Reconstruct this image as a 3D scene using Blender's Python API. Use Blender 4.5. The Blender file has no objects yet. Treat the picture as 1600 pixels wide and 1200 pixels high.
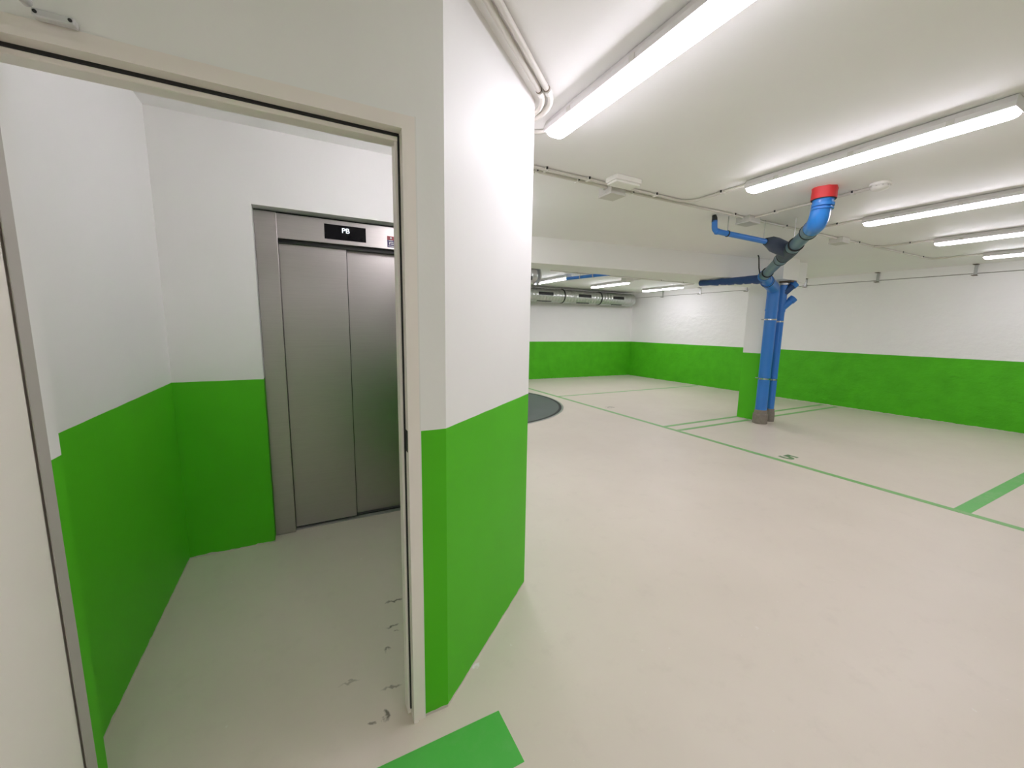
import bpy, bmesh, math, random
from mathutils import Vector, Matrix
random.seed(4)
S = bpy.context.scene
COL = S.collection
V = Vector

# ------------------------------------------------------------------ camera
F_PX = 622.118
YAW, PITCH, ROLL = math.radians(27.5748), math.radians(-8.1078), math.radians(0.944)
fw = V((math.sin(YAW)*math.cos(PITCH), math.cos(YAW)*math.cos(PITCH), math.sin(PITCH)))
rt = V((math.cos(YAW), -math.sin(YAW), 0)); up = rt.cross(fw)
r2 = rt*math.cos(ROLL) + up*math.sin(ROLL); u2 = -rt*math.sin(ROLL) + up*math.cos(ROLL)
cd = bpy.data.cameras.new('camera'); cam = bpy.data.objects.new('camera', cd); COL.objects.link(cam)
cd.sensor_width = 36; cd.lens = F_PX/1600*36; cd.clip_start = .02; cd.clip_end = 100
M = Matrix((r2, u2, -fw)).transposed().to_4x4(); M.translation = V((0, 0, 1.47)); cam.matrix_world = M
S.camera = cam
# ------------------------------------------------------------------ world, exposure
w = bpy.data.worlds.new('world'); S.world = w; w.use_nodes = True
w.node_tree.nodes['Background'].inputs[0].default_value = (.02, .02, .02, 1)
w.node_tree.nodes['Background'].inputs[1].default_value = 0.2
vs = S.view_settings
vs.view_transform = 'Standard'; vs.look = 'None'; vs.gamma = 1; vs.use_curve_mapping = False
vs.exposure = 1.18
LAMP = 12.5        # radiance of the fluorescent diffusers
LAMP_LOBBY = 17.0
S.cycles.max_bounces = 16; S.cycles.diffuse_bounces = 12; S.cycles.caustics_reflective = False; S.cycles.caustics_refractive = False

CZ = 2.58          # garage ceiling
LZ = 2.62          # lobby ceiling

# ------------------------------------------------------------------ materials
def srgb(*c): return tuple((x/255/12.92 if x/255 <= .04045 else ((x/255+.055)/1.055)**2.4) for x in c)
class NT:
    def __init__(s, name):
        s.m = bpy.data.materials.new(name); s.m.use_nodes = True
        s.t = s.m.node_tree; s.b = s.t.nodes['Principled BSDF']
    def n(s, typ, **k):
        x = s.t.nodes.new(typ)
        for a, v in k.items(): setattr(x, a, v)
        return x
    def l(s, a, b): s.t.links.new(a, b)
    def coord(s): return s.n('ShaderNodeNewGeometry').outputs['Position']
    def noise(s, scale, detail=4, vec=None, rough=.55, stretch=None):
        x = s.n('ShaderNodeTexNoise'); x.inputs['Scale'].default_value = scale
        x.inputs['Detail'].default_value = detail; x.inputs['Roughness'].default_value = rough
        v = vec or s.coord()
        if stretch:
            mp = s.n('ShaderNodeVectorMath', operation='MULTIPLY'); s.l(v, mp.inputs[0]); mp.inputs[1].default_value = stretch
            v = mp.outputs[0]
        s.l(v, x.inputs['Vector']); return x.outputs['Fac']
    def ramp(s, fac, stops):
        x = s.n('ShaderNodeValToRGB'); e = x.color_ramp.elements
        while len(e) < len(stops): e.new(.5)
        for i, (p, c) in enumerate(stops):
            e[i].position = p; e[i].color = (*c, 1) if len(c) == 3 else c
        s.l(fac, x.inputs[0]); return x.outputs[0]
    def mix(s, fac, a, b, mode='MIX'):
        x = s.n('ShaderNodeMix', data_type='RGBA', blend_type=mode)
        for i, v in ((0, fac), (6, a), (7, b)):
            if isinstance(v, (int, float)): x.inputs[i].default_value = v
            elif isinstance(v, tuple): x.inputs[i].default_value = (*v, 1) if len(v) == 3 else v
            else: s.l(v, x.inputs[i])
        return x.outputs[2]
    def math(s, op, a, b=0., c=0.):
        x = s.n('ShaderNodeMath', operation=op)
        for i, v in enumerate((a, b, c)):
            if isinstance(v, (int, float)): x.inputs[i].default_value = v
            else: s.l(v, x.inputs[i])
        return x.outputs[0]
    def bump(s, h, strength=.2, dist=.01):
        x = s.n('ShaderNodeBump'); x.inputs['Strength'].default_value = strength; x.inputs['Distance'].default_value = dist
        s.l(h, x.inputs['Height']); s.l(x.outputs[0], s.b.inputs['Normal'])
    def base(s, c):
        if isinstance(c, tuple): s.b.inputs['Base Color'].default_value = (*c, 1)
        else: s.l(c, s.b.inputs['Base Color'])
    def set(s, rough=.5, metal=0., spec=.5):
        s.b.inputs['Roughness'].default_value = rough; s.b.inputs['Metallic'].default_value = metal
        s.b.inputs['Specular IOR Level'].default_value = spec
        return s

WHITE = (.87, .862, .85)
GREEN = (.095, .545, .015)
def plain(name, c, rough=.5, metal=0., spec=.5, var=.06, scale=30):
    t = NT(name).set(rough, metal, spec)
    d = tuple(x*(1-var) for x in c)
    t.base(t.mix(t.noise(scale), c, d)); return t.m
def emis(name, c, st):
    t = NT(name); t.base((.8, .8, .8)); t.b.inputs['Emission Color'].default_value = (*c, 1); t.b.inputs['Emission Strength'].default_value = st
    return t.m
def wall_mat(name, zg=None, rough_wall=False):
    """white paint above, green paint dado below zg, a thin bare strip at the floor"""
    t = NT(name).set(.55, 0, .22)
    white = t.mix(t.noise(2.2, 5), WHITE, tuple(x*.95 for x in WHITE))
    pits = t.ramp(t.noise(38, 2, rough=.4), [(.0, (1, 1, 1)), (.205, (1, 1, 1)), (.19+.03, (0, 0, 0))]) if False else None
    if zg is not None:
        gn = t.noise(3.0 if not rough_wall else 5.0, 6)
        green = t.mix(t.math('MULTIPLY', gn, .9 if rough_wall else .35), GREEN, tuple(x*.62 for x in GREEN))
        if rough_wall:
            sm = t.ramp(t.noise(2.6, 7, stretch=(1, 1.2, 4.5), rough=.7), [(.0, (0, 0, 0)), (.60, (0, 0, 0)), (.70, (1, 1, 1))])
            green = t.mix(t.math('MULTIPLY', sm, .35), green, tuple(x*.45 for x in GREEN))
        sx = t.n('ShaderNodeSeparateXYZ'); t.l(t.coord(), sx.inputs[0])
        wob = t.math('MULTIPLY_ADD', t.noise(9, 2), .003, zg-.0015)
        isg = t.math('LESS_THAN', sx.outputs['Z'], wob)
        bare = t.math('LESS_THAN', sx.outputs['Z'], t.math('MULTIPLY_ADD', t.noise(14, 3), .022, -.002))
        c = t.mix(isg, white, green); c = t.mix(bare, c, (.60, .56, .50))
    else: c = white
    t.base(c)
    if rough_wall:
        h = t.math('ADD', t.noise(4, 6, stretch=(1, 1, 1.6)), t.math('MULTIPLY', t.noise(30, 4), .15)); t.bump(h, .55, .035)
    else:
        t.bump(t.noise(55, 4), .08, .004)
    return t.m
MAT = {}
MAT['wall_shaft'] = wall_mat('smooth_white_and_green_wall_paint', 1.115)
MAT['wall_garage'] = wall_mat('rough_white_and_green_wall_paint', 1.08, True)
MAT['ceil'] = wall_mat('white_ceiling_paint')
def floor_mat():
    t = NT('beige_concrete_floor').set(.5, 0, .4)
    a = t.mix(t.noise(1.1, 6), (.71, .64, .55), (.61, .545, .46))
    a = t.mix(t.math('MULTIPLY', t.ramp(t.noise(7, 8, rough=.7), [(0, (0, 0, 0)), (.55, (0, 0, 0)), (.75, (1, 1, 1))]), .3), a, (.53, .475, .40))
    # light plaster specks
    sp = t.ramp(t.noise(26, 3, rough=.5), [(0, (0, 0, 0)), (.735, (0, 0, 0)), (.75, (1, 1, 1))])
    a = t.mix(t.math('MULTIPLY', sp, .6), a, (.74, .70, .64))
    # thin scratches / scuffs
    sc = t.ramp(t.noise(5, 5, stretch=(.5, 3.2, 1), rough=.75), [(0, (0, 0, 0)), (.715, (0, 0, 0)), (.74, (1, 1, 1))])
    a = t.mix(t.math('MULTIPLY', sc, .55), a, (.20, .17, .13))
    # dark rubber scuffs behind the door and one spot of white plaster, where they lie
    pos = t.coord()
    wobv = t.n('ShaderNodeVectorMath', operation='MULTIPLY_ADD'); nz = t.n('ShaderNodeTexNoise'); nz.inputs['Scale'].default_value = 26; nz.inputs['Detail'].default_value = 4
    t.l(pos, nz.inputs['Vector']); t.l(nz.outputs['Color'], wobv.inputs[0]); wobv.inputs[1].default_value = (.075, .075, 0); t.l(pos, wobv.inputs[2])
    for (x, y, sx, sy, col, st) in [(.36, 2.02, .050, .012, (.09, .07, .05), .85), (.31, 1.845, .042, .010, (.09, .07, .05), .85), (.335, 1.80, .02, .006, (.1, .08, .06), .7), (.27, 1.70, .018, .009, (.1, .08, .06), .7),
                                (.25, 1.50, .045, .009, (.12, .10, .07), .6), (.205, 1.385, .014, .022, (.09, .07, .05), .85), (.155, 1.38, .012, .008, (.1, .08, .06), .7), (.593, 1.436, .014, .021, (.78, .76, .75), .95), (.10, 1.60, .05, .008, (.2, .17, .12), .5)]:
        d = t.n('ShaderNodeVectorMath', operation='SUBTRACT'); t.l(wobv.outputs[0], d.inputs[0]); d.inputs[1].default_value = (x+.0375, y+.0375, 0)
        e = t.n('ShaderNodeVectorMath', operation='MULTIPLY'); t.l(d.outputs[0], e.inputs[0]); e.inputs[1].default_value = (1/sx, 1/sy, 0)
        ln = t.n('ShaderNodeVectorMath', operation='LENGTH'); t.l(e.outputs[0], ln.inputs[0])
        a = t.mix(t.math('MULTIPLY', t.ramp(ln.outputs['Value'], [(.35, (1, 1, 1)), (1., (0, 0, 0))]), st), a, col)
    t.base(a)
    rg = t.ramp(t.noise(3, 5), [(0, (.34,)*3), (1, (.52,)*3)]); t.l(rg, t.b.inputs['Roughness'])
    t.bump(t.noise(70, 5), .06, .003)
    return t.m
MAT['floor'] = floor_mat()
def worn(name, c, wear=.3):
    t = NT(name).set(.45, 0, .4)
    k = t.ramp(t.noise(9, 7, rough=.7), [(0, (0, 0, 0)), (.5, (0, 0, 0)), (.72, (1, 1, 1))])
    t.base(t.mix(t.math('MULTIPLY', k, wear), c, (.50, .47, .38))); return t.m
MAT['line'] = worn('green_floor_line_paint', (.20, .45, .15), .35)
MAT['bayline'] = worn('bright_green_bay_line_paint', (.13, .46, .11), .2)
MAT['band'] = worn('bright_green_floor_band_paint', (.075, .46, .06), .06)
MAT['digit'] = worn('dark_green_stencil_paint', (.13, .25, .10), .3)
MAT['digit_worn'] = worn('faded_grey_stencil_paint', (.36, .33, .28), .5)
MAT['frame'] = plain('cream_lacquered_steel', (.87, .81, .765), .38, 0, .5, .04, 8)
MAT['leaf'] = plain('beige_lacquered_steel_leaf', (.88, .83, .765), .42, 0, .5, .03, 5)
MAT['jamb_shade'] = plain('painted_jamb_shade_grey', (.47, .44, .405), .6)  # darker grey that stands for shade on the hinge-side frame
MAT['black'] = plain('black_rubber', (.012, .011, .011), .6)
MAT['caulk'] = plain('white_caulk', (.82, .80, .77), .5)
MAT['zinc'] = plain('galvanised_steel', (.55, .55, .54), .35, .9, .5, .25, 40)
MAT['rust'] = plain('dull_brown_steel', (.23, .17, .12), .6, .4, .5, .5, 30)
MAT['chrome'] = plain('polished_steel', (.75, .75, .74), .2, 1)
MAT['silver'] = plain('silver_lacquer', (.68, .68, .70), .35, .3)
def steel():
    t = NT('brushed_stainless_steel').set(.3, 1., .5)
    n = t.noise(6, 6, stretch=(.6, 1, 40), rough=.7)
    t.base(t.mix(n, (.50, .47, .45), (.40, .375, .36)))
    t.l(t.ramp(n, [(0, (.34,)*3), (1, (.46,)*3)]), t.b.inputs['Roughness'])
    t.bump(n, .04, .002)
    return t.m
MAT['steel'] = steel()
MAT['dark'] = plain('dark_shadow_gap_metal', (.02, .02, .02), .5)
MAT['glass_black'] = plain('black_display_glass', (.003, .003, .004), .25, 0, .12)
MAT['led'] = emis('white_display_digits', (.75, .85, 1), .8)
MAT['sticker'] = plain('purple_sticker_print', srgb(58, 30, 92), .4)
MAT['sticker_red'] = plain('red_sticker_print', srgb(150, 30, 45), .4)
MAT['print'] = plain('white_sticker_print', (.75, .75, .78), .4)
MAT['tube'] = emis('lit_fluorescent_diffuser', (1, .955, 1.08), LAMP)
MAT['lobbylamp'] = emis('lit_lobby_diffuser', (1, .955, 1.03), LAMP_LOBBY)
MAT['housing'] = plain('pale_grey_polycarbonate', (.70, .68, .67), .4)
MAT['pvc'] = plain('pale_grey_pvc_conduit', (.66, .63, .575), .45)
MAT['pvcbox'] = plain('grey_junction_box_plastic', (.60, .585, .54), .5)
MAT['whiteplastic'] = plain('white_plastic', (.82, .80, .76), .4)
MAT['blue'] = plain('blue_pvc_pipe', (.04, .21, .64), .32, 0, .5, .12, 6)
MAT['blue_bright'] = plain('bright_blue_pvc_elbow', (.03, .21, .62), .22, 0, .5, .08, 6)
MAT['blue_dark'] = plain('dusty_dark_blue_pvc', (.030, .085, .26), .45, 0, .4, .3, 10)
MAT['blue_grey'] = plain('grey_blue_pvc_pipe', (.105, .185, .245), .35, 0, .5, .12, 8)
MAT['blue_fit'] = plain('dark_blue_grey_fitting', (.055, .075, .12), .5, 0, .4, .4, 14)
MAT['red'] = plain('red_fire_stop_collar', (.70, .035, .04), .45)
MAT['mortar'] = plain('grey_brown_mortar', (.30, .265, .225), .9, 0, .2, .35, 25)
MAT['duct'] = plain('galvanised_duct_sheet', (.62, .63, .61), .28, .85, .5, .2, 18)
MAT['grille'] = plain('black_grille', (.015, .016, .015), .5)
def tt_mat():
    t = NT('dark_green_grey_checker_plate').set(.5, .1, .5)
    t.base(t.mix(t.noise(2, 6), (.105, .125, .115), (.075, .09, .083))); t.bump(t.noise(120, 2), .2, .004); return t.m
MAT['turn'] = tt_mat()

# ------------------------------------------------------------------ helpers
def origin(o):
    p = V((0, 0, 0))
    while o is not None: p += o.location; o = o.parent
    return p
def tag(o, label=None, cat=None, group=None, kind=None):
    for k, v in (('label', label), ('category', cat), ('group', group), ('kind', kind)):
        if v: o[k] = v
    return o
def thing(name, label, cat, loc=(0, 0, 0), group=None, kind=None):
    o = bpy.data.objects.new(name, None); COL.objects.link(o); o.location = loc; o.empty_display_size = .1
    return tag(o, label, cat, group, kind)
def obj(name, bm, mat, parent=None, smooth=False, label=None):
    me = bpy.data.meshes.new(name)
    bmesh.ops.recalc_face_normals(bm, faces=bm.faces)
    if parent is not None: bmesh.ops.translate(bm, verts=bm.verts, vec=-origin(parent))
    bm.to_mesh(me); bm.free()
    if smooth:
        for p in me.polygons: p.use_smooth = True
        try: me.set_sharp_from_angle(angle=math.radians(38))
        except Exception: pass
    me.materials.append(MAT[mat])
    o = bpy.data.objects.new(name, me); COL.objects.link(o)
    if parent is not None: o.parent = parent
    if label: o['label'] = label
    return o
def struct(name, bm, mat, label, cat): return tag(obj(name, bm, mat), label, cat, kind='structure')
def B(): return bmesh.new()
def box(bm, x0, x1, y0, y1, z0, z1, bev=0):
    vs_ = [bm.verts.new(p) for p in ((x0, y0, z0), (x1, y0, z0), (x1, y1, z0), (x0, y1, z0), (x0, y0, z1), (x1, y0, z1), (x1, y1, z1), (x0, y1, z1))]
    fs = [bm.faces.new([vs_[i] for i in f]) for f in ((3, 2, 1, 0), (4, 5, 6, 7), (0, 1, 5, 4), (1, 2, 6, 5), (2, 3, 7, 6), (3, 0, 4, 7))]
    if bev:
        es = list({e for f in fs for e in f.edges})
        bmesh.ops.bevel(bm, geom=es, offset=bev, segments=2, affect='EDGES', profile=.5)
    return bm
def prism(bm, pts, z0, z1):
    a = [bm.verts.new((x, y, z0)) for x, y in pts]; b = [bm.verts.new((x, y, z1)) for x, y in pts]
    bm.faces.new(a[::-1]); bm.faces.new(b)
    for i in range(len(pts)):
        j = (i+1) % len(pts); bm.faces.new((a[i], a[j], b[j], b[i]))
    return bm
def fillet(pts, rad, n=8):
    pts = [V(p) for p in pts]; out = [pts[0]]
    for i in range(1, len(pts)-1):
        a, b, c = pts[i-1], pts[i], pts[i+1]
        d0, d1 = (a-b).normalized(), (c-b).normalized()
        ang = d0.angle(d1)
        if abs(ang-math.pi) < .02: out.append(b); continue
        t = min(rad/math.tan(ang/2), (a-b).length*.49, (c-b).length*.49)
        p0, p1 = b+d0*t, b+d1*t
        for k in range(n+1):
            u = k/n; out.append((1-u)**2*p0 + 2*u*(1-u)*b + u*u*p1)
    out.append(pts[-1]); return out
def tube(bm, pts, r, seg=20, cap=True, rads=None):
    pts = [V(p) for p in pts]; rings = []
    t0 = (pts[1]-pts[0]).normalized()
    nrm = t0.orthogonal().normalized()
    for i, p in enumerate(pts):
        t = (pts[min(i+1, len(pts)-1)] - pts[max(i-1, 0)]).normalized()
        nrm = (nrm - t*nrm.dot(t)).normalized(); bn = t.cross(nrm)
        rr = rads[i] if rads else r
        rings.append([bm.verts.new(p + (nrm*math.cos(2*math.pi*k/seg) + bn*math.sin(2*math.pi*k/seg))*rr) for k in range(seg)])
    for a, b in zip(rings, rings[1:]):
        for k in range(seg): bm.faces.new((a[k], a[(k+1) % seg], b[(k+1) % seg], b[k]))
    if cap: bm.faces.new(rings[0][::-1]); bm.faces.new(rings[-1])
    return bm
def ring_on(bm, c, d, r, wd, seg=24):
    c, d = V(c), V(d).normalized(); return tube(bm, [c-d*wd/2, c+d*wd/2], r, seg)
def lathe(bm, prof, c, seg=32):
    rings = [[bm.verts.new((c[0]+r*math.cos(2*math.pi*k/seg), c[1]+r*math.sin(2*math.pi*k/seg), c[2]+z)) for k in range(seg)] for r, z in prof]
    for a, b in zip(rings, rings[1:]):
        for k in range(seg): bm.faces.new((a[k], a[(k+1) % seg], b[(k+1) % seg], b[k]))
    bm.faces.new(rings[0][::-1]); bm.faces.new(rings[-1]); return bm
def copy_tree(o, parent=None):
    c = o.copy(); COL.objects.link(c); c.parent = parent
    for ch in list(o.children): copy_tree(ch, c)
    return c
def text_mesh(txt, size, name, bold=.012):
    cu = bpy.data.curves.new(name, 'FONT'); cu.body = txt; cu.size = size; cu.extrude = .0006; cu.align_x = 'CENTER'; cu.align_y = 'CENTER'; cu.offset = size*bold
    o = bpy.data.objects.new(name, cu); COL.objects.link(o)
    bpy.context.view_layer.update()
    me = bpy.data.meshes.new_from_object(o.evaluated_get(bpy.context.evaluated_depsgraph_get()))
    bpy.data.objects.remove(o); bpy.data.curves.remove(cu)
    return me
def text_obj(name, txt, size, mat, ax, ay, pos, parent, sx=1, label=None, bold=.012):
    me = text_mesh(txt, size, name, bold); ax, ay = V(ax), V(ay); az = ax.cross(ay)
    R = Matrix((ax*sx, ay, az)).transposed().to_4x4(); R.translation = V(pos) - origin(parent)
    me.transform(R); me.materials.clear(); me.materials.append(MAT[mat])
    o = bpy.data.objects.new(name, me); COL.objects.link(o); o.parent = parent
    if label: o['label'] = label
    return o

# ================================================================== SETTING
floor = struct('floor', box(B(), -3.2, 10.3, -4.2, 10.2, -.2, 0), 'floor', 'beige concrete garage floor with painted green parking lines', 'floor')
XR = lambda y: 9.27 + (9.617-y)*.037           # right wall line
YB = lambda x: 9.617 + (9.273-x)*.039          # far wall line
AX, AY, BX, BY = .427, 1.312, 1.067, 1.85      # chamfered corner of the lift shaft
struct('ceiling', prism(B(), [(-3.2, -4.2), (10.3, -4.2), (10.3, 10.2), (BX-.06, 10.2), (BX-.06, BY-.02), (AX-.03, AY+.03), (-3.2, AY+.03)], CZ, CZ+.2), 'ceil', 'white painted garage ceiling slab above the lamps', 'ceiling')
struct('ceiling_lobby', prism(B(), [(-.82, 1.36), (.40, 1.36), (1.0, 1.85), (1.0, 3.4), (-.82, 3.4)], LZ, LZ+.15), 'ceil', 'white ceiling of the lift lobby behind the doorway', 'ceiling')
# lift-shaft walls
OPL, OPR, OPT = -.587, .315, 2.075
wf = B(); box(wf, -3.2, OPL, AY, 1.455, 0, LZ); box(wf, OPL, OPR, AY, 1.455, OPT, LZ)
struct('wall_front', wf, 'wall_shaft', 'white and green wall to the left of and above the doorway', 'wall')
struct('wall_corner', prism(B(), [(OPR, AY), (AX, AY), (BX, BY), (BX, 9.95), (BX-.12, 9.95), (BX-.12, 1.92), (.39, 1.455), (OPR, 1.455)], 0, LZ), 'wall_shaft', 'smooth white over green chamfered wall corner right of the doorway', 'wall')
struct('wall_left', box(B(), -.82, -.703, 1.455, 3.4, 0, LZ), 'wall_shaft', 'white over green left side wall inside the lift lobby', 'wall')
LBY = 2.977; EL0, EL1, ELT = -.242, .865, 2.181
wb = B(); box(wb, -.703, EL0, LBY, 3.4, 0, LZ); box(wb, EL0, EL1, LBY, 3.4, ELT, LZ); box(wb, EL1, BX-.12, LBY, 3.4, 0, LZ)
struct('wall_back', wb, 'wall_shaft', 'white over green lobby wall around the lift doors', 'wall')
# garage perimeter
y0, y1 = -4.2, 9.95
wr = B(); prism(wr, [(XR(y0), y0), (XR(y0)+.3, y0), (XR(y1)+.3, y1), (XR(y1), y1)], 0, 2.432)
wall_right = struct('wall_right', wr, 'wall_garage', 'long uneven white wall with green lower band along the parking bays', 'wall')
struct('trim_1', prism(B(), [(XR(y0)-.022, y0), (XR(y0)+.3, y0), (XR(y1)+.3, y1), (XR(y1)-.022, y1)], 2.442, CZ), 'ceil', 'white concrete edge strip between right wall and ceiling', 'trim')
obj('joint', prism(B(), [(XR(y0)+.03, y0), (XR(y0)+.3, y0), (XR(y1)+.3, y1), (XR(y1)+.03, y1)], 2.431, 2.443), 'mortar', wall_right, label='dark open joint at the wall head')
struct('wall_far', prism(B(), [(1.0, YB(1.0)), (9.6, YB(9.6)), (9.6, 10.2), (1.0, 10.2)], 0, CZ), 'wall_garage', 'white far wall with green band behind the ventilation duct', 'wall')
struct('wall_rear', box(B(), -3.2, 10.3, -4.2, -4.0, 0, CZ), 'wall_garage', 'white over green garage wall behind the viewer', 'wall')
struct('wall_side', box(B(), -3.2, -3.0, -4.0, AY, 0, CZ), 'wall_garage', 'white over green garage wall left of the door wall', 'wall')
# skewed flat beam, its end block and the pillar under it
YF = lambda x: 4.41 - .1475*(x-2.55)
struct('trim_2', prism(B(), [(BX-.05, YF(BX-.05)), (7.3, YF(7.3)), (7.3, 4.64), (BX-.05, 4.9)], 2.265, CZ+.01), 'ceil', 'wide flat white ceiling beam crossing the garage to the pillar', 'beam')
struct('trim_3', box(B(), 6.46, 6.87, 3.60, 3.95, 2.262, CZ+.01), 'ceil', 'square white beam stub above the two vertical blue pipes', 'beam')
struct('wall_pillar', box(B(), 6.56, 6.86, 3.87, 4.17, 0, 2.27, .004), 'wall_shaft', 'square white and green pillar behind the vertical blue pipes', 'pillar')

# ------------------------------------------------------------------ painted floor marks (parts of the floor)
def mark(x0, x1, ya, yb, m='line', name='painted_line', label=None, h=.0015): return obj(name, box(B(), x0, x1, ya, yb, -.001, h), m, floor, label=label)
mark(4.775, 4.85, -3.9, 9.2, label='long green line along the drive aisle')
mark(4.85, 9.33, 7.055, 7.115, label='thin green bay line near the far wall')
mark(4.85, 9.40, 4.160, 4.228, label='upper green bay line at the pillar')
mark(4.85, 9.42, 3.910, 3.978, label='lower green bay line at the pillar')
mark(4.85, 9.55, 1.005, 1.105, 'bayline', label='wide green bay line nearest the viewer')
mark(-.9, .596, 1.004, 1.208, 'band', 'painted_band', 'broad bright green band in front of the doorway', .002)
text_obj('painted_number', '5', .25, 'digit', (0, -1, 0), (1, 0, 0), (5.02, 2.515, .001), floor, 1.3, 'green stencilled number 5 on the bay floor', .035)
text_obj('painted_number', '6', .25, 'digit_worn', (0, -1, 0), (1, 0, 0), (5.06, 5.70, .001), floor, 1.3, 'faded number on the far bay floor', .035)

# ================================================================== DOOR
FY = 1.302
door = thing('door_1', 'cream steel hinged door standing open in its frame', 'door', (-.57, FY, 0), kind='structure')
def jamb_right():
    bm = B()
    box(bm, .293, .311, FY, 1.40, .0, 2.056); box(bm, .311, .333, FY+.006, 1.40, .0, 2.073)
    return bm
obj('jamb', jamb_right(), 'frame', door)
st = obj('door_stop', box(B(), .280, .293, 1.347, 1.397, .004, 2.053, .003), 'frame', door)
jl = B(); box(jl, -.613, -.575, FY+.006, 1.352, 0, 2.073); box(jl, -.575, -.566, 1.334, 1.352, 0, 2.04)
obj('jamb', jl, 'frame', door)
hd = B(); box(hd, -.575, .311, FY, 1.40, 2.056, 2.073); box(hd, -.613, .333, FY+.006, 1.40, 2.073, 2.098)
obj('header', hd, 'frame', door)
obj('door_stop', box(B(), -.575, .293, 1.345, 1.397, 2.034, 2.0480, .003), 'frame', door)
sl = B(); box(sl, -.575, .2925, 1.343, 1.39, 2.0480, 2.0562)
obj('seal', sl, 'black', door, label='black rubber seal along the frame head')
sr = B(); box(sr, .288, .2945, 1.340, 1.3475, .03, 2.05)
obj('seal', sr, 'black', door, label='black rubber seal along the right jamb')
obj('seal', box(B(), -.5662, -.5642, 1.305, 1.351, .004, 2.04), 'jamb_shade', door, label='grey strip of painted shade along the hinge jamb')  # not a seal: strip added to paint the jamb's shade
obj('strike_plate', box(B(), .2918, .2932, 1.312, 1.338, 1.045, 1.12), 'black', door, label='dark latch opening in the right jamb')
ck = B(); box(ck, .333, .3375, AY-.004, AY+.002, 0, 2.10)
obj('caulk_line', ck, 'caulk', door)
leaf = obj('leaf', box(B(), -.615, -.568, .44, 1.300, .006, 2.050, .002), 'leaf', door, label='beige steel door leaf swung open towards the viewer')
hb = B(); tube(hb, fillet([(-.568, .505, 1.05), (-.515, .505, 1.05), (-.515, .63, 1.05)], .02), .010)
obj('lever_handle', hb, 'black', leaf); obj('lever_plate', box(B(), -.568, -.561, .48, .53, .94, 1.14, .002), 'black', leaf)
hinge = B()
for z in (.25, 1.0, 1.8): tube(hinge, [(-.606, 1.306, z), (-.606, 1.306, z+.1)], .007)
obj('hinge', hinge, 'zinc', leaf)
cl = obj('closer_body', box(B(), -.568, -.512, .78, 1.02, 1.975, 2.035, .006), 'silver', leaf)
sh = B(); box(sh, -.468, -.402, 1.286, FY+.004, 2.096, 2.112, .003)
obj('closer_bracket', sh, 'silver', door, label='silver closer bracket on the frame head')
sc_ = B()
for x in (-.462, -.409): tube(sc_, [(x, 1.284, 2.104), (x, 1.292, 2.104)], .0035, 12)
obj('screw', sc_, 'dark', door)
ar = B(); tube(ar, fillet([(-.470, 1.284, 2.116), (-.500, 1.10, 2.116), (-.545, .92, 2.10), (-.545, .92, 2.03)], .02), .0085, 12)
obj('closer_arm', ar, 'silver', door, True)

# ================================================================== LIFT
EY = 3.063
lift = thing('elevator', 'brushed steel lift entrance with two sliding door panels in the lobby', 'elevator', (.3, EY, 0))
obj('jamb', box(B(), EL0+.001, -.118, EY, 3.17, .0, 2.172, .002), 'steel', lift)
obj('jamb', box(B(), .745, EL1-.001, EY, 3.17, .0, 2.172, .002), 'steel', lift)
hdr = obj('header', box(B(), -.117, .744, EY, 3.17, 2.014, 2.168, .002), 'steel', lift)
obj('shadow_gap', box(B(), EL0+.001, EL1-.001, EY+.03, 3.2, 2.172, 2.1805), 'dark', lift)
obj('door_panel', box(B(), -.116, .296, 3.118, 3.150, .012, 2.006, .002), 'steel', lift)
obj('panel_edge', box(B(), .2965, .301, 3.13, 3.150, .012, 2.0), 'dark', lift)
obj('door_panel', box(B(), .290, .744, 3.158, 3.19, .012, 1.996, .002), 'steel', lift)
obj('track', box(B(), -.117, .744, 3.10, 3.2, 1.99, 2.013), 'dark', lift)
sill = B(); box(sill, -.117, .744, 3.085, 3.24, -.01, .004)
sill = obj('sill', sill, 'zinc', lift)
sg = B(); box(sg, -.117, .744, 3.126, 3.142, .004, .0065)
obj('sill_groove', sg, 'dark', sill)
disp = obj('display', box(B(), .159, .423, EY-.004, EY+.01, 2.041, 2.138, .001), 'glass_black', lift, label='black floor display reading PB')
text_obj('display_text', 'PB', .046, 'led', (1, 0, 0), (0, 0, 1), (.292, EY-.0046, 2.103), disp, 1.05, 'lit white letters PB', 0)
stk = obj('sticker', box(B(), .568, .618, EY-.001, EY+.005, 2.028, 2.105), 'sticker', lift, label='small red and purple safety sticker')
obj('sticker_band', box(B(), .568, .618, EY-.0016, EY-.0008, 2.078, 2.105), 'sticker_red', stk)
pb = B()
for a in ((.578, .606, 2.072, 2.076), (.582, .610, 2.060, 2.064), (.582, .588, 2.046, 2.060), (.594, .612, 2.048, 2.053), (.576, .612, 2.034, 2.038), (.588, .600, 2.086, 2.098)):
    box(pb, a[0], a[1], EY-.0020, EY-.0012, a[2], a[3])
obj('pictogram', pb, 'print', stk)

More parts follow.
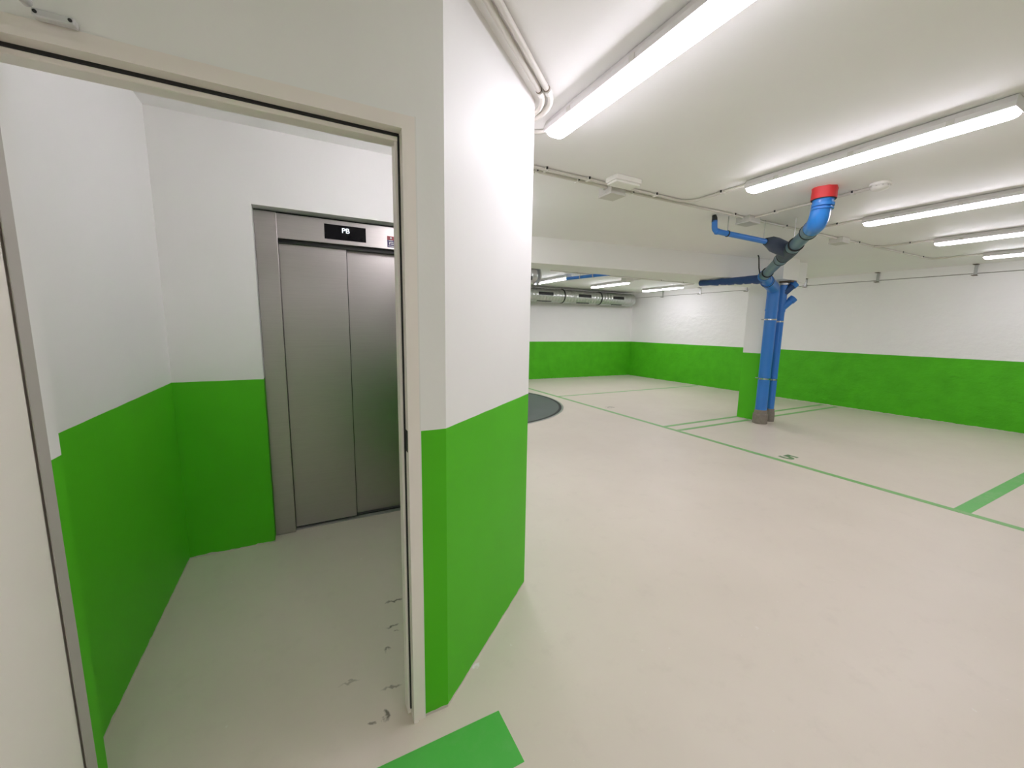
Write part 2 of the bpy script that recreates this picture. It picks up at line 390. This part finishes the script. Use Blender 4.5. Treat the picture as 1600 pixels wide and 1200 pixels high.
# ================================================================== LAMPS
def make_lamp():
    t = thing('batten_lamp', 'x', 'lamp', (0, 0, CZ), 'fluorescent batten lamps')
    L = 1.29; hw = .057
    bm = B()   # housing: a flat tray with sloping sides; local z measured from the ceiling
    pr = [(-.046, -.004), (-.062, -.035), (-.062, -.060), (.062, -.060), (.062, -.035), (.046, -.004)]
    a = [bm.verts.new((x, 0, z)) for x, z in pr]; b = [bm.verts.new((x, L, z)) for x, z in pr]
    bm.faces.new(a); bm.faces.new(b[::-1])
    for i in range(6): bm.faces.new((a[i], a[(i+1) % 6], b[(i+1) % 6], b[i]))
    bmesh.ops.translate(bm, verts=bm.verts, vec=(0, 0, CZ)); obj('housing', bm, 'housing', t)
    bm = B()   # diffuser: rounded trough with rounded ends
    n = 9; ys = [0.004, .010, .022, .042, L-.042, L-.022, L-.010, L-.004]; ks = [.55, .78, .93, 1, 1, .93, .78, .55]
    rings = []
    for y, k in zip(ys, ks):
        rings.append([bm.verts.new((math.copysign(abs(math.cos(math.pi*i/(n-1)))**.7, math.cos(math.pi*i/(n-1)))*hw*.93*(.6+.4*k), y, -.060 - .029*k*math.sin(math.pi*i/(n-1))**.7)) for i in range(n)])
    for r0, r1 in zip(rings, rings[1:]):
        for i in range(n-1): bm.faces.new((r0[i], r0[i+1], r1[i+1], r1[i]))
        bm.faces.new((r0[n-1], r0[0], r1[0], r1[n-1]))
    bm.faces.new(rings[0]); bm.faces.new(rings[-1][::-1])
    bmesh.ops.translate(bm, verts=bm.verts, vec=(0, 0, CZ)); obj('diffuser', bm, 'tube', t, True)
    for y in (.2, .62, 1.05):
        for s in (-1, 1): obj('cover_clip', box(B(), s*.062-.003, s*.062+.003, y, y+.03, CZ-.058, CZ-.034), 'pvcbox', t)
    for y in (.25, 1.0): obj('mount', box(B(), -.02, .02, y, y+.04, CZ-.004, CZ), 'zinc', t)
    return t
lamp0 = make_lamp()
lamps = [((1.27, .70), 'lit fluorescent batten lamp nearest the chamfered corner, cropped by the picture top'),
         ((3.03, .71), 'lit fluorescent batten lamp beside the red pipe collar'),
         ((4.90, .735), 'third lit fluorescent batten lamp from the corner, right of the smoke detector'),
         ((6.64, .74), 'fourth lit fluorescent batten lamp, second from the right wall'),
         ((8.30, .74), 'lit fluorescent batten lamp nearest the right wall'),
         ((5.00, 7.06), 'far lit batten lamp behind the beam, next to the round duct end'),
         ((6.64, 7.06), 'far lit batten lamp behind the beam, middle one of three'),
         ((-1.75, -2.6), 'lit batten lamp on the ceiling behind the viewer, left of the doorway'),
         ((1.27, -2.6), 'lit batten lamp on the ceiling behind the viewer, in line with the corner lamp'),
         ((6.75, 4.80), 'added fill batten lamp on the ceiling, unseen behind the beam, past the pillar'),  # invented lamp, brightens the far zone past the pillar
         ((3.45, 4.98), 'added fill batten lamp on the ceiling, unseen behind the beam, left of the pillar'),  # also invented, fills light behind the beam
         ((-.25, -2.6), 'lit batten lamp on the ceiling behind the viewer, opposite the doorway'),
         ((3.30, 7.06), 'added fill batten lamp on the far ceiling, unseen behind the chamfered corner, over the turntable'),  # unseen lamp added to lift the far floor
         ((1.62, 7.06), 'added fill batten lamp on the far ceiling, unseen behind the chamfered corner, by the shaft wall'),  # unseen lamp added to brighten the far zone
         ((1.55, 3.05), 'added fill batten lamp between conduits and beam, unseen behind the chamfered corner'),  # added out of view to light the dim ceiling, pillar and mid floor
         ((8.38, 7.02), 'far lit batten lamp behind the beam, closest to the right wall')]
for i, ((x, y), lb) in enumerate(lamps):
    o = lamp0 if i == 0 else copy_tree(lamp0)
    o.location = (x, y, CZ); o['label'] = lb
# lobby wall lamp (out of sight behind the right jamb)
t = thing('wall_lamp', 'oblong white bulkhead lamp on the lobby wall right of the lift, behind the jamb', 'lamp', (BX-.12, 2.15, 2.3))
obj('base', box(B(), BX-.15, BX-.12, 1.98, 2.32, 2.23, 2.37, .006), 'whiteplastic', t)
obj('diffuser', box(B(), BX-.20, BX-.15, 1.99, 2.31, 2.24, 2.36, .015), 'lobbylamp', t)

# ================================================================== CONDUITS AND BOXES
def conduit(label, runs, r=.011, clips=(), group='grey ceiling conduits'):
    p0 = runs[0][0]
    t = thing('conduit', label, 'conduit', p0, group)
    for pts in runs:
        obj('tube', tube(B(), fillet(pts, .07), r, 12), 'pvc', t, True)
    for (x, y, z, ax) in clips:
        bm = B()
        if ax == 'x': box(bm, x-.009, x+.009, y-r-.007, y+r+.007, z-r-.003, CZ-.0005)
        else: box(bm, x-r-.007, x+r+.007, y-.009, y+.009, z-r-.003, CZ-.0005)
        obj('clip', bm, 'whiteplastic', t)
        if ax == 'x': obj('clip_screw', box(B(), x-.005, x+.005, y-r-.016, y-r-.007, z-.004, CZ-.002), 'dark', t)
        else: obj('clip_screw', box(B(), x-r-.016, x-r-.007, y-.005, y+.005, z-.004, CZ-.002), 'dark', t)
    return t
z = CZ-.014
conduit('grey ceiling conduit from the corner wall to the second lamp, nearer of the pair', [[(BX, 2.535, z), (2.95, 2.535, z), (3.03, 2.46, z), (3.03, 2.0, z)]],
        clips=[(1.56, 2.535, z, 'x'), (1.93, 2.535, z, 'x'), (2.62, 2.535, z, 'x'), (3.03, 2.22, z, 'y')])
conduit('grey conduit across the ceiling through the junction boxes, farther of the pair', [[(BX, 2.595, z), (2.16, 2.595, z)], [(2.32, 2.595, z), (3.84, 2.575, z)], [(4.05, 2.575, z), (5.60, 2.57, z)], [(5.80, 2.57, z), (8.28, 2.555, z), (8.30, 2.03, z)]],
        clips=[(1.52, 2.595, z, 'x'), (1.88, 2.595, z, 'x'), (2.42, 2.592, z, 'x'), (3.70, 2.577, z, 'x'), (4.55, 2.573, z, 'x'), (6.10, 2.568, z, 'x'), (7.3, 2.561, z, 'x'), (7.95, 2.557, z, 'x')])
conduit('short grey conduit from the corner lamp end to the wall', [[(1.27, 1.99, z), (1.27, 2.08, z), (1.12, 2.16, z), (BX, 2.16, z)]])
conduit('grey conduit from second junction box past the red collar to the smoke detector', [[(3.95, 2.515, z), (3.905, 1.60, z)]], clips=[(3.94, 2.32, z, 'y'), (3.915, 1.72, z, 'y')])
conduit('grey conduit branch feeding the third lamp', [[(4.90, 2.56, z), (4.90, 2.025, z)]], clips=[(4.90, 2.25, z, 'y')])
conduit('grey conduit branch feeding the fourth lamp', [[(6.50, 2.556, z), (6.62, 2.50, z), (6.64, 2.03, z)]], clips=[(6.635, 2.25, z, 'y')])
# pair of conduits at the head of the chamfered wall
d = V((BX-AX, BY-AY, 0)).normalized(); nr = V((d.y, -d.x, 0))
A0, B0 = V((AX, AY, 0)), V((BX, BY, 0))
def off(p, o, zz): q = p + nr*o; return (q.x, q.y, zz)
for k, (o_, rr, lb) in enumerate(((.055, .013, 'pale conduit bent round the chamfered wall head, inner of the pair'), (.092, .013, 'pale conduit bent round the chamfered wall head, outer of the pair'))):
    zz = CZ-.019
    s = A0 - d*.75
    e1 = B0 + nr*o_ + d*(o_*.55)
    p = [off(s, o_, zz), (e1.x, e1.y, zz), (BX+o_*.9-.03, BY+.26, zz)]
    tt = thing('conduit', lb, 'conduit', p[0], 'conduits at the chamfered wall head')
    pts = fillet(p, .22, 10)
    obj('tube', tube(B(), pts, rr, 14), 'pvc', tt, True)
    c = B0 - d*.075 + nr*o_
    bm = B(); ring_on(bm, (c.x, c.y, zz), d, rr+.004, .03); obj('sleeve', bm, 'whiteplastic', tt, True)
    bm = B(); q = c - d*.025; ring_on(bm, (q.x, q.y, zz), d, rr+.002, .006); obj('sleeve_edge', bm, 'rust', tt, True)
def jbox(label, x, y, hx, hy, h, mat='pvcbox', cable=True):
    t = thing('junction_box', label, 'junction box', (x, y, CZ), 'ceiling junction boxes')
    obj('body', box(B(), x-hx, x+hx, y-hy, y+hy, CZ-h*.72, CZ, .004), mat, t)
    obj('lid', box(B(), x-hx-.003, x+hx+.003, y-hy-.003, y+hy+.003, CZ-h, CZ-h*.72, .004), mat, t)
    for s in (-1, 1): obj('cable_gland', tube(B(), [(x+s*hx, y, CZ-.014), (x+s*(hx+.018), y, CZ-.014)], .014, 10), mat, t, True)
    return t
jbox('grey junction box under the white emergency light', 2.24, 2.62, .075, .075, .07)
jbox('grey junction box near the thin blue branch pipe', 3.95, 2.59, .085, .07, .065)
jbox('grey junction box between the blue elbow and the fourth lamp', 5.70, 2.585, .085, .07, .065)
t = thing('emergency_light', 'white rectangular emergency light box on the ceiling beside the conduits', 'light', (2.18, 2.42, CZ))
obj('body', box(B(), 2.055, 2.30, 2.36, 2.485, CZ-.035, CZ, .006), 'whiteplastic', t)
obj('cover', box(B(), 2.062, 2.293, 2.367, 2.478, CZ-.052, CZ-.033, .008), 'whiteplastic', t)
t = thing('smoke_detector', 'white smoke detector on the ceiling right of the red pipe collar', 'smoke detector', (3.88, 1.54, CZ))
obj('base', lathe(B(), [(.062, 0), (.064, -.012), (.062, -.018)], (3.88, 1.54, CZ)), 'whiteplastic', t, True)
obj('head', lathe(B(), [(.055, -.018), (.057, -.032), (.048, -.045), (.030, -.052), (.01, -.053)], (3.88, 1.54, CZ)), 'whiteplastic', t, True)
for k in range(10):
    a = 2*math.pi*k/10; c = V((3.88+.0555*math.cos(a), 1.54+.0555*math.sin(a), CZ-.026)); obj('vent_slot', box(B(), c.x-.004, c.x+.004, c.y-.004, c.y+.004, c.z-.004, c.z+.004), 'pvcbox', t)
# far side of the beam
conduit('grey conduit along the ceiling behind the beam', [[(4.3, 6.70, z), (8.30, 6.62, z), (8.38, 6.70, z), (8.38, 7.03, z)]], clips=[(x, 6.70-.02*(x-4.3), z, 'x') for x in (4.9, 5.7, 7.2, 7.9)])
conduit('short grey conduit behind the beam to the middle far lamp', [[(6.64, 6.66, z), (6.64, 7.07, z)]])
jbox('grey junction box behind the beam above the middle far lamp', 6.33, 6.77, .11, .07, .075)

# ================================================================== BLUE DRAIN PIPES
def P(*a): return V(a)
PX, PY = 6.49, 3.735
t = thing('drain_pipe', 'large blue drain pipe from red ceiling collar down in front of the pillar', 'pipe', (PX, PY, 0))
R = .056; RE = .068; RV = .083
E0 = P(3.66, 1.80, CZ); E1 = P(3.68, 1.83, 2.335); J = P(5.72, 3.45, 2.222)
ax = (J-E1).normalized()
bm = B(); n = 18
rings = []
for kz, zz in enumerate((CZ, CZ-.05, CZ-.082)):
    rings.append([bm.verts.new((E0.x+math.cos(2*math.pi*k/n)*(.084 + (random.uniform(-.006, .014) if kz == 0 else 0)), E0.y+math.sin(2*math.pi*k/n)*(.084+(random.uniform(-.006, .014) if kz == 0 else 0)), zz)) for k in range(n)])
for a, b in zip(rings, rings[1:]):
    for k in range(n): bm.faces.new((a[k], a[(k+1) % n], b[(k+1) % n], b[k]))
bm.faces.new(rings[0]); bm.faces.new(rings[-1][::-1])
obj('fire_collar', bm, 'red', t, True, 'ragged red fire collar at the ceiling')
Eend = E1 + ax*.22; Eelb = E1 + ax*.15
el = obj('elbow', tube(B(), fillet([(E0.x, E0.y, CZ-.07), tuple(E1), tuple(Eelb)], .095, 14), RE, 32), 'blue_bright', t, True)
rb = B()
for zz, rr, wd in ((CZ-.088, .006, .012), (CZ-.125, .011, .022), (CZ-.155, .009, .008)): ring_on(rb, (E0.x, E0.y, zz), (0, 0, 1), RE-.004+rr, wd, 32)
obj('elbow_rib', rb, 'blue_bright', el, True)
obj('gasket_ring', ring_on(B(), (E0.x, E0.y, CZ-.083), (0, 0, 1), .081, .008, 32), 'black', t, True)
obj('main_pipe', tube(B(), [Eelb-ax*.03, J-ax*.10], R, 32), 'blue_grey', t, True, 'grey-blue sloping pipe run')
Ltot = (J-Eend).length
bm = B(); tube(bm, [Eelb-ax*.01, Eend+ax*.06], R+.008, 32); obj('coupling', bm, 'blue_grey', t, True)
W0 = Eend + ax*.72
for s0, s1 in ((.50, .62),):
    bm = B(); tube(bm, [Eend+ax*s0, Eend+ax*s1], R+.010, 32); obj('coupling', bm, 'blue_grey', t, True)
bm = B(); tube(bm, [Eend+ax*.62, Eend+ax*.72, Eend+ax*.95, Eend+ax*1.05], 0, 32, True, [R+.012, R+.016, R+.016, R+.008]); wye = obj('wye_fitting', bm, 'blue_fit', t, True, 'dark dusty branch fitting')
bm = B(); tube(bm, [Eend+ax*1.05, Eend+ax*1.22], R+.009, 32); obj('coupling', bm, 'blue_grey', t, True)
for s in (-.066, .06, .50, .62, 1.05, 1.22, Ltot-.35):
    obj('gasket_ring', ring_on(B(), Eend+ax*s, ax, R+.0125, .012, 32), 'black', t, True)
bm = B(); tube(bm, [Eend+ax*(Ltot-.35), J-ax*.08], R+.010, 32); obj('coupling', bm, 'blue_grey', t, True)
# thin branch with its upturned end
N0 = P(3.60, 2.69, 2.43); N1 = P(4.27, 2.55, 2.372)
obj('branch_pipe', tube(B(), fillet([(3.60, 2.697, 2.525), tuple(N0), tuple(N0.lerp(N1, .2))], .045, 10) + [N1], .026, 20), 'blue', t, True, 'thin blue branch pipe with an upturned end')
obj('branch_end', tube(B(), [(3.60, 2.697, 2.515), (3.60, 2.70, 2.552), (3.592, 2.703, 2.58)], .026, 16, True, [.027, .024, .018]), 'black', t, True, 'black end sleeve')
bm = B(); dN = (N1-N0).normalized()
ring_on(bm, N0+dN*.03, dN, .030, .02, 20); obj('branch_socket', bm, 'blue', t, True)
for s in (.155, .64):
    obj('gasket_ring', ring_on(B(), N0+dN*s, dN, .031, .010, 20), 'black', t, True)
wc = Eend + ax*.80
bm = B(); q = N1 + (wc-N1)*.1
tube(bm, [N1-dN*.05, N1+dN*.02, N1.lerp(wc, .25), N1.lerp(wc, .9)], 0, 24, True, [.036, .062, .074, .074]); obj('branch_fitting', bm, 'blue_fit', wye, True)
# elbow and side pipe at the pillar
V1 = P(PX, PY, 2.13)
jt = B(); tube(jt, fillet([tuple(J-ax*.12), tuple(J), tuple(J.lerp(V1, .35))], .1, 8), R+.018, 32); obj('junction_elbow', jt, 'blue', t, True)
obj('gasket_ring', ring_on(B(), J.lerp(V1, .35), V1-J, RV+.006, .014, 32), 'black', t, True)
dv = fillet([tuple(J.lerp(V1, .3)), (PX, PY, 2.135), (PX, PY, 1.80)], .13, 12)
obj('bend', tube(B(), dv, RV+.002, 32), 'blue', t, True)
obj('downpipe', tube(B(), [(PX, PY, 1.82), (PX, PY, .10)], RV, 32), 'blue', t, True)
obj('socket_rib', ring_on(B(), (PX, PY, 1.80), (0, 0, 1), RV+.006, .03, 32), 'blue', t, True)
S1 = P(5.68, 4.42, 2.218); S0 = P(5.72, 3.47, 2.19)
bm = B(); n = 16
pts = [S0.lerp(S1, k/n) + V((0, 0, random.uniform(-.005, .005))) for k in range(n+1)]
tube(bm, pts, 0, 20, True, [.062-.019*k/n + random.uniform(-.003, .003) for k in range(n+1)])
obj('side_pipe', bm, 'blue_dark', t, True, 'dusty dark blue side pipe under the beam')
for k in range(5):
    bm = B(); c = S0.lerp(S1, .12+.13*k); lathe(bm, [(.004, .004), (.018, .0), (.014, -.012), (.004, -.018)], (c.x-.01, c.y, c.z-.050+.002*k), 10); obj('foam_drip', bm, 'caulk', t, True)
# clamps, sleeve, hangers
def clamp(parent, x, y, zz, r, arm):
    o = obj('pipe_clamp', ring_on(B(), (x, y, zz), (0, 0, 1), r+.004, .022, 32), 'chrome', parent, True)
    bm = B(); box(bm, x-r-.03, x-r+.002, y-.012, y+.012, zz-.012, zz+.012); obj('clamp_bolt', bm, 'zinc', o)
    bm = B(); box(bm, x-.008, x+.008, y+r-.004, arm, zz-.008, zz+.008); obj('clamp_arm', bm, 'zinc', o)
for zz in (1.655, .725): clamp(t, PX, PY, zz, RV, 3.872)
obj('base_sleeve', lathe(B(), [(.106, 0), (.108, .10), (.106, .155), (.092, .165), (.090, .22), (.084, .222)], (PX, PY, 0), 28), 'mortar', t, True, 'mortar-grey sleeve at the floor')
def rod(p, parent): obj('hanger_rod', tube(B(), [(p[0], p[1], p[2]), (p[0], p[1], CZ)], .004, 8), 'zinc', parent)
for s in (.155, .61): c = N0+dN*s; rod((c.x, c.y, c.z+.02), t)
for s in (.10, .62): c = Eend+ax*s; rod((c.x, c.y, c.z+R), t)
bm = B(); c = J - ax*.10
tube(bm, fillet([(c.x-.06, c.y+.02, c.z-.02), (c.x-.075, c.y+.04, c.z+.10), (c.x-.085, c.y+.05, c.z+.24), (c.x-.10, c.y+.055, c.z+.27)], .03), .008, 8); obj('strap', bm, 'black', t, True)
bm = B(); c = J.lerp(V1, .12); tube(bm, [(c.x, c.y-.075, c.z-.02), (c.x+.01, c.y-.08, c.z+.16)], .006, 8); obj('strap', bm, 'black', t, True)
# slimmer pipe beside it
QX, QY = 6.785, 3.755; r2_ = .052
t = thing('drain_pipe', 'slim blue drain pipe with two side branches right of the large one', 'pipe', (QX, QY, 0))
obj('downpipe', tube(B(), [(QX, QY, .10), (QX, QY, 2.20)], r2_, 24), 'blue', t, True)
obj('socket', tube(B(), [(QX, QY, 1.78), (QX, QY, 2.10)], r2_+.007, 24), 'blue', t, True)
for zb in (1.84, 2.07):
    bm = B(); tube(bm, [(QX, QY-.01, zb), (QX+.105, QY-.105, zb+.15)], r2_, 24)
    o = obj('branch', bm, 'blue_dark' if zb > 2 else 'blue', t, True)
    bm = B(); q = V((.105, -.095, .15)).normalized(); e = V((QX+.105, QY-.105, zb+.15)); tube(bm, [e-q*.05, e+q*.012], r2_+.009, 24); obj('branch_socket', bm, 'blue', o, True)
obj('top_cap', ring_on(B(), (QX, QY, 2.215), (0, 0, 1), r2_+.01, .03, 24), 'zinc', t, True)
obj('steel_plate', box(B(), QX-.03, QX+.12, QY-.12, QY+.06, 2.238, 2.262), 'rust', t)
for zz in (1.63, .695): clamp(t, QX, QY, zz, r2_, 3.872)
obj('base_sleeve', lathe(B(), [(.068, 0), (.070, .11), (.066, .165), (.060, .172), (.058, .21), (.053, .212)], (QX, QY, 0), 24), 'mortar', t, True, 'mortar-grey sleeve at the floor')
# blue pipe under the far ceiling
t = thing('ceiling_pipe', 'blue pipe hung under the ceiling beyond the beam', 'pipe', (5.2, 6.0, 2.5))
obj('tube', tube(B(), [(5.37, 5.3, 2.505), (4.96, 7.09, 2.497)], .032, 16), 'blue', t, True)
for k in (.35, .62, .8):
    c = P(5.37, 5.3, 2.505).lerp(P(4.96, 7.09, 2.497), k)
    obj('hanger', ring_on(B(), c, (-.41, 1.79, 0), .037, .02, 16), 'zinc', t, True)
    obj('hanger_rod', tube(B(), [(c.x, c.y, c.z+.03), (c.x, c.y, CZ)], .004, 8), 'zinc', t)

# ================================================================== DUCTS
t = thing('ventilation_duct', 'long round galvanised air duct with black grilles along the far wall', 'duct', (6, 9.38, 2.34))
DR = .18; DY, DZ = 9.38, 2.345
bm = B(); xs = []; x = 1.10
pts = []; rads = []
while x < 8.90:                 # rolled seams every 10 cm
    pts += [(x, DY, DZ), (x+.088, DY, DZ), (x+.094, DY, DZ)]; rads += [DR, DR, DR+.004]; x += .1
tube(bm, pts, 0, 32, True, rads); obj('duct_shell', bm, 'duct', t, True)
obj('end_cap', tube(B(), [(8.88, DY, DZ), (8.95, DY, DZ), (8.975, DY, DZ)], 0, 32, True, [DR+.006, DR+.006, DR-.02]), 'duct', t, True)
for x0, x1 in ((5.56, 6.02), (6.86, 7.30), (8.12, 8.52), (4.25, 4.70)):
    for a0, a1 in ((2.75, 3.20), (4.15, 4.35)):
        bm = B(); m = 6; rr = DR+.006
        for k in range(m):
            b0, b1 = a0+(a1-a0)*k/m, a0+(a1-a0)*(k+1)/m
            vv = [bm.verts.new((xx, DY+r_*math.cos(b), DZ+r_*math.sin(b))) for r_ in (rr, rr-.012) for xx, b in ((x0, b0), (x1, b0), (x1, b1), (x0, b1))]
            for f in ((0, 1, 2, 3), (7, 6, 5, 4), (0, 4, 5, 1), (1, 5, 6, 2), (2, 6, 7, 3), (3, 7, 4, 0)): bm.faces.new([vv[i] for i in f])
        g = obj('grille', bm, 'grille', t)
for x in (5.1, 6.40, 7.69):
    c = obj('duct_clamp', ring_on(B(), (x, DY, DZ), (1, 0, 0), DR+.012, .035, 32), 'dark', t, True)
    obj('hanger_rod', tube(B(), [(x, DY, DZ+DR), (x, DY, CZ)], .005, 8), 'zinc', c)
t = thing('ventilation_duct', 'round duct end seen past the chamfered corner, below the beam', 'duct', (3.0, 6.6, 2.42))
bm = B(); pts = []; rads = []; x = BX
while x < 3.86: pts += [(x, 6.6, 2.42), (x+.09, 6.6, 2.42), (x+.096, 6.6, 2.42)]; rads += [.145, .145, .149]; x += .1
tube(bm, pts, 0, 32, True, rads); obj('duct_shell', bm, 'duct', t, True)
obj('end_flange', ring_on(B(), (3.93, 6.6, 2.42), (1, 0, 0), .158, .03, 32), 'duct', t, True)
obj('end_grille', ring_on(B(), (3.947, 6.6, 2.42), (1, 0, 0), .135, .006, 32), 'grille', t, True)
bm = B(); box(bm, 3.35, 3.75, 6.445, 6.5, 2.33, 2.40, .004); obj('grille', bm, 'grille', t)
for x in (2.0, 3.2): obj('hanger_rod', tube(B(), [(x, 6.6, 2.55), (x, 6.6, CZ)], .005, 8), 'zinc', t)

# ================================================================== WALL BRACKETS
def bracket():
    t = thing('wall_bracket', 'x', 'bracket', (0, 0, 0), 'steel brackets along the right wall head')
    obj('web', box(B(), -.012, 0, -.02, .02, -.075, .085, .002), 'zinc', t)
    obj('top_flange', box(B(), -.085, 0, -.03, .03, .085, .093, .002), 'rust', t)
    obj('bottom_flange', box(B(), -.085, 0, -.03, .03, -.083, -.075, .002), 'rust', t)
    bm = B()
    for zz in (-.04, .05): tube(bm, [(-.012, 0, zz), (-.02, 0, zz)], .008, 6)
    obj('bolt', bm, 'zinc', t); return t
b0 = bracket()
for i, (y, lb) in enumerate(((4.78, 'steel bracket at the wall head just right of the pillar pipes'), (3.60, 'steel bracket at the wall head, second to the right of the pillar'), (2.39, 'steel bracket at the wall head below the lamp nearest the right wall'),
                             (6.02, 'steel bracket at the wall head hidden behind the pillar'), (7.24, 'steel bracket at the wall head just left of the pillar'), (8.44, 'steel bracket at the wall head nearest the far corner'))):
    o = b0 if i == 0 else copy_tree(b0)
    o.location = (XR(y)-.022, y, 2.484); o['label'] = lb; o.rotation_euler.z = math.atan(.037)

# ================================================================== CAR TURNTABLE
TC, TR = (2.57, 7.17), 1.99
t = thing('car_turntable', 'round dark grey-green car turntable plate set in the floor', 'turntable', (TC[0], TC[1], 0))
def arc_disc(bm, r, z0, z1, seg=96):
    return lathe(bm, [(r, z0), (r, z1)], (TC[0], TC[1], 0), seg)
def clip_left(bm):      # the wall of the lift shaft stands over the turntable's left side
    bmesh.ops.bisect_plane(bm, geom=bm.verts[:]+bm.edges[:]+bm.faces[:], plane_co=(BX+.002, 0, 0), plane_no=(-1, 0, 0), clear_outer=True); return bm
obj('deck', clip_left(arc_disc(B(), TR-.05, -.01, .004)), 'turn', t)
bm = B()
for k in range(96):
    a0, a1 = 2*math.pi*k/96, 2*math.pi*(k+1)/96
    q = [(TC[0]+r*math.cos(a), TC[1]+r*math.sin(a)) for r, a in ((TR-.05, a0), (TR, a0), (TR, a1), (TR-.05, a1))]
    vv = [bm.verts.new((x, y, .003)) for x, y in q]; bm.faces.new(vv)
obj('rim', clip_left(bm), 'black', t)
bm = B()
for k in range(96):
    a0, a1 = 2*math.pi*k/96, 2*math.pi*(k+1)/96
    q = [(TC[0]+r*math.cos(a), TC[1]+r*math.sin(a)) for r, a in ((TR, a0), (TR+.035, a0), (TR+.035, a1), (TR, a1))]
    vv = [bm.verts.new((x, y, .0022)) for x, y in q]; bm.faces.new(vv)
obj('rim_frame', clip_left(bm), 'zinc', t)
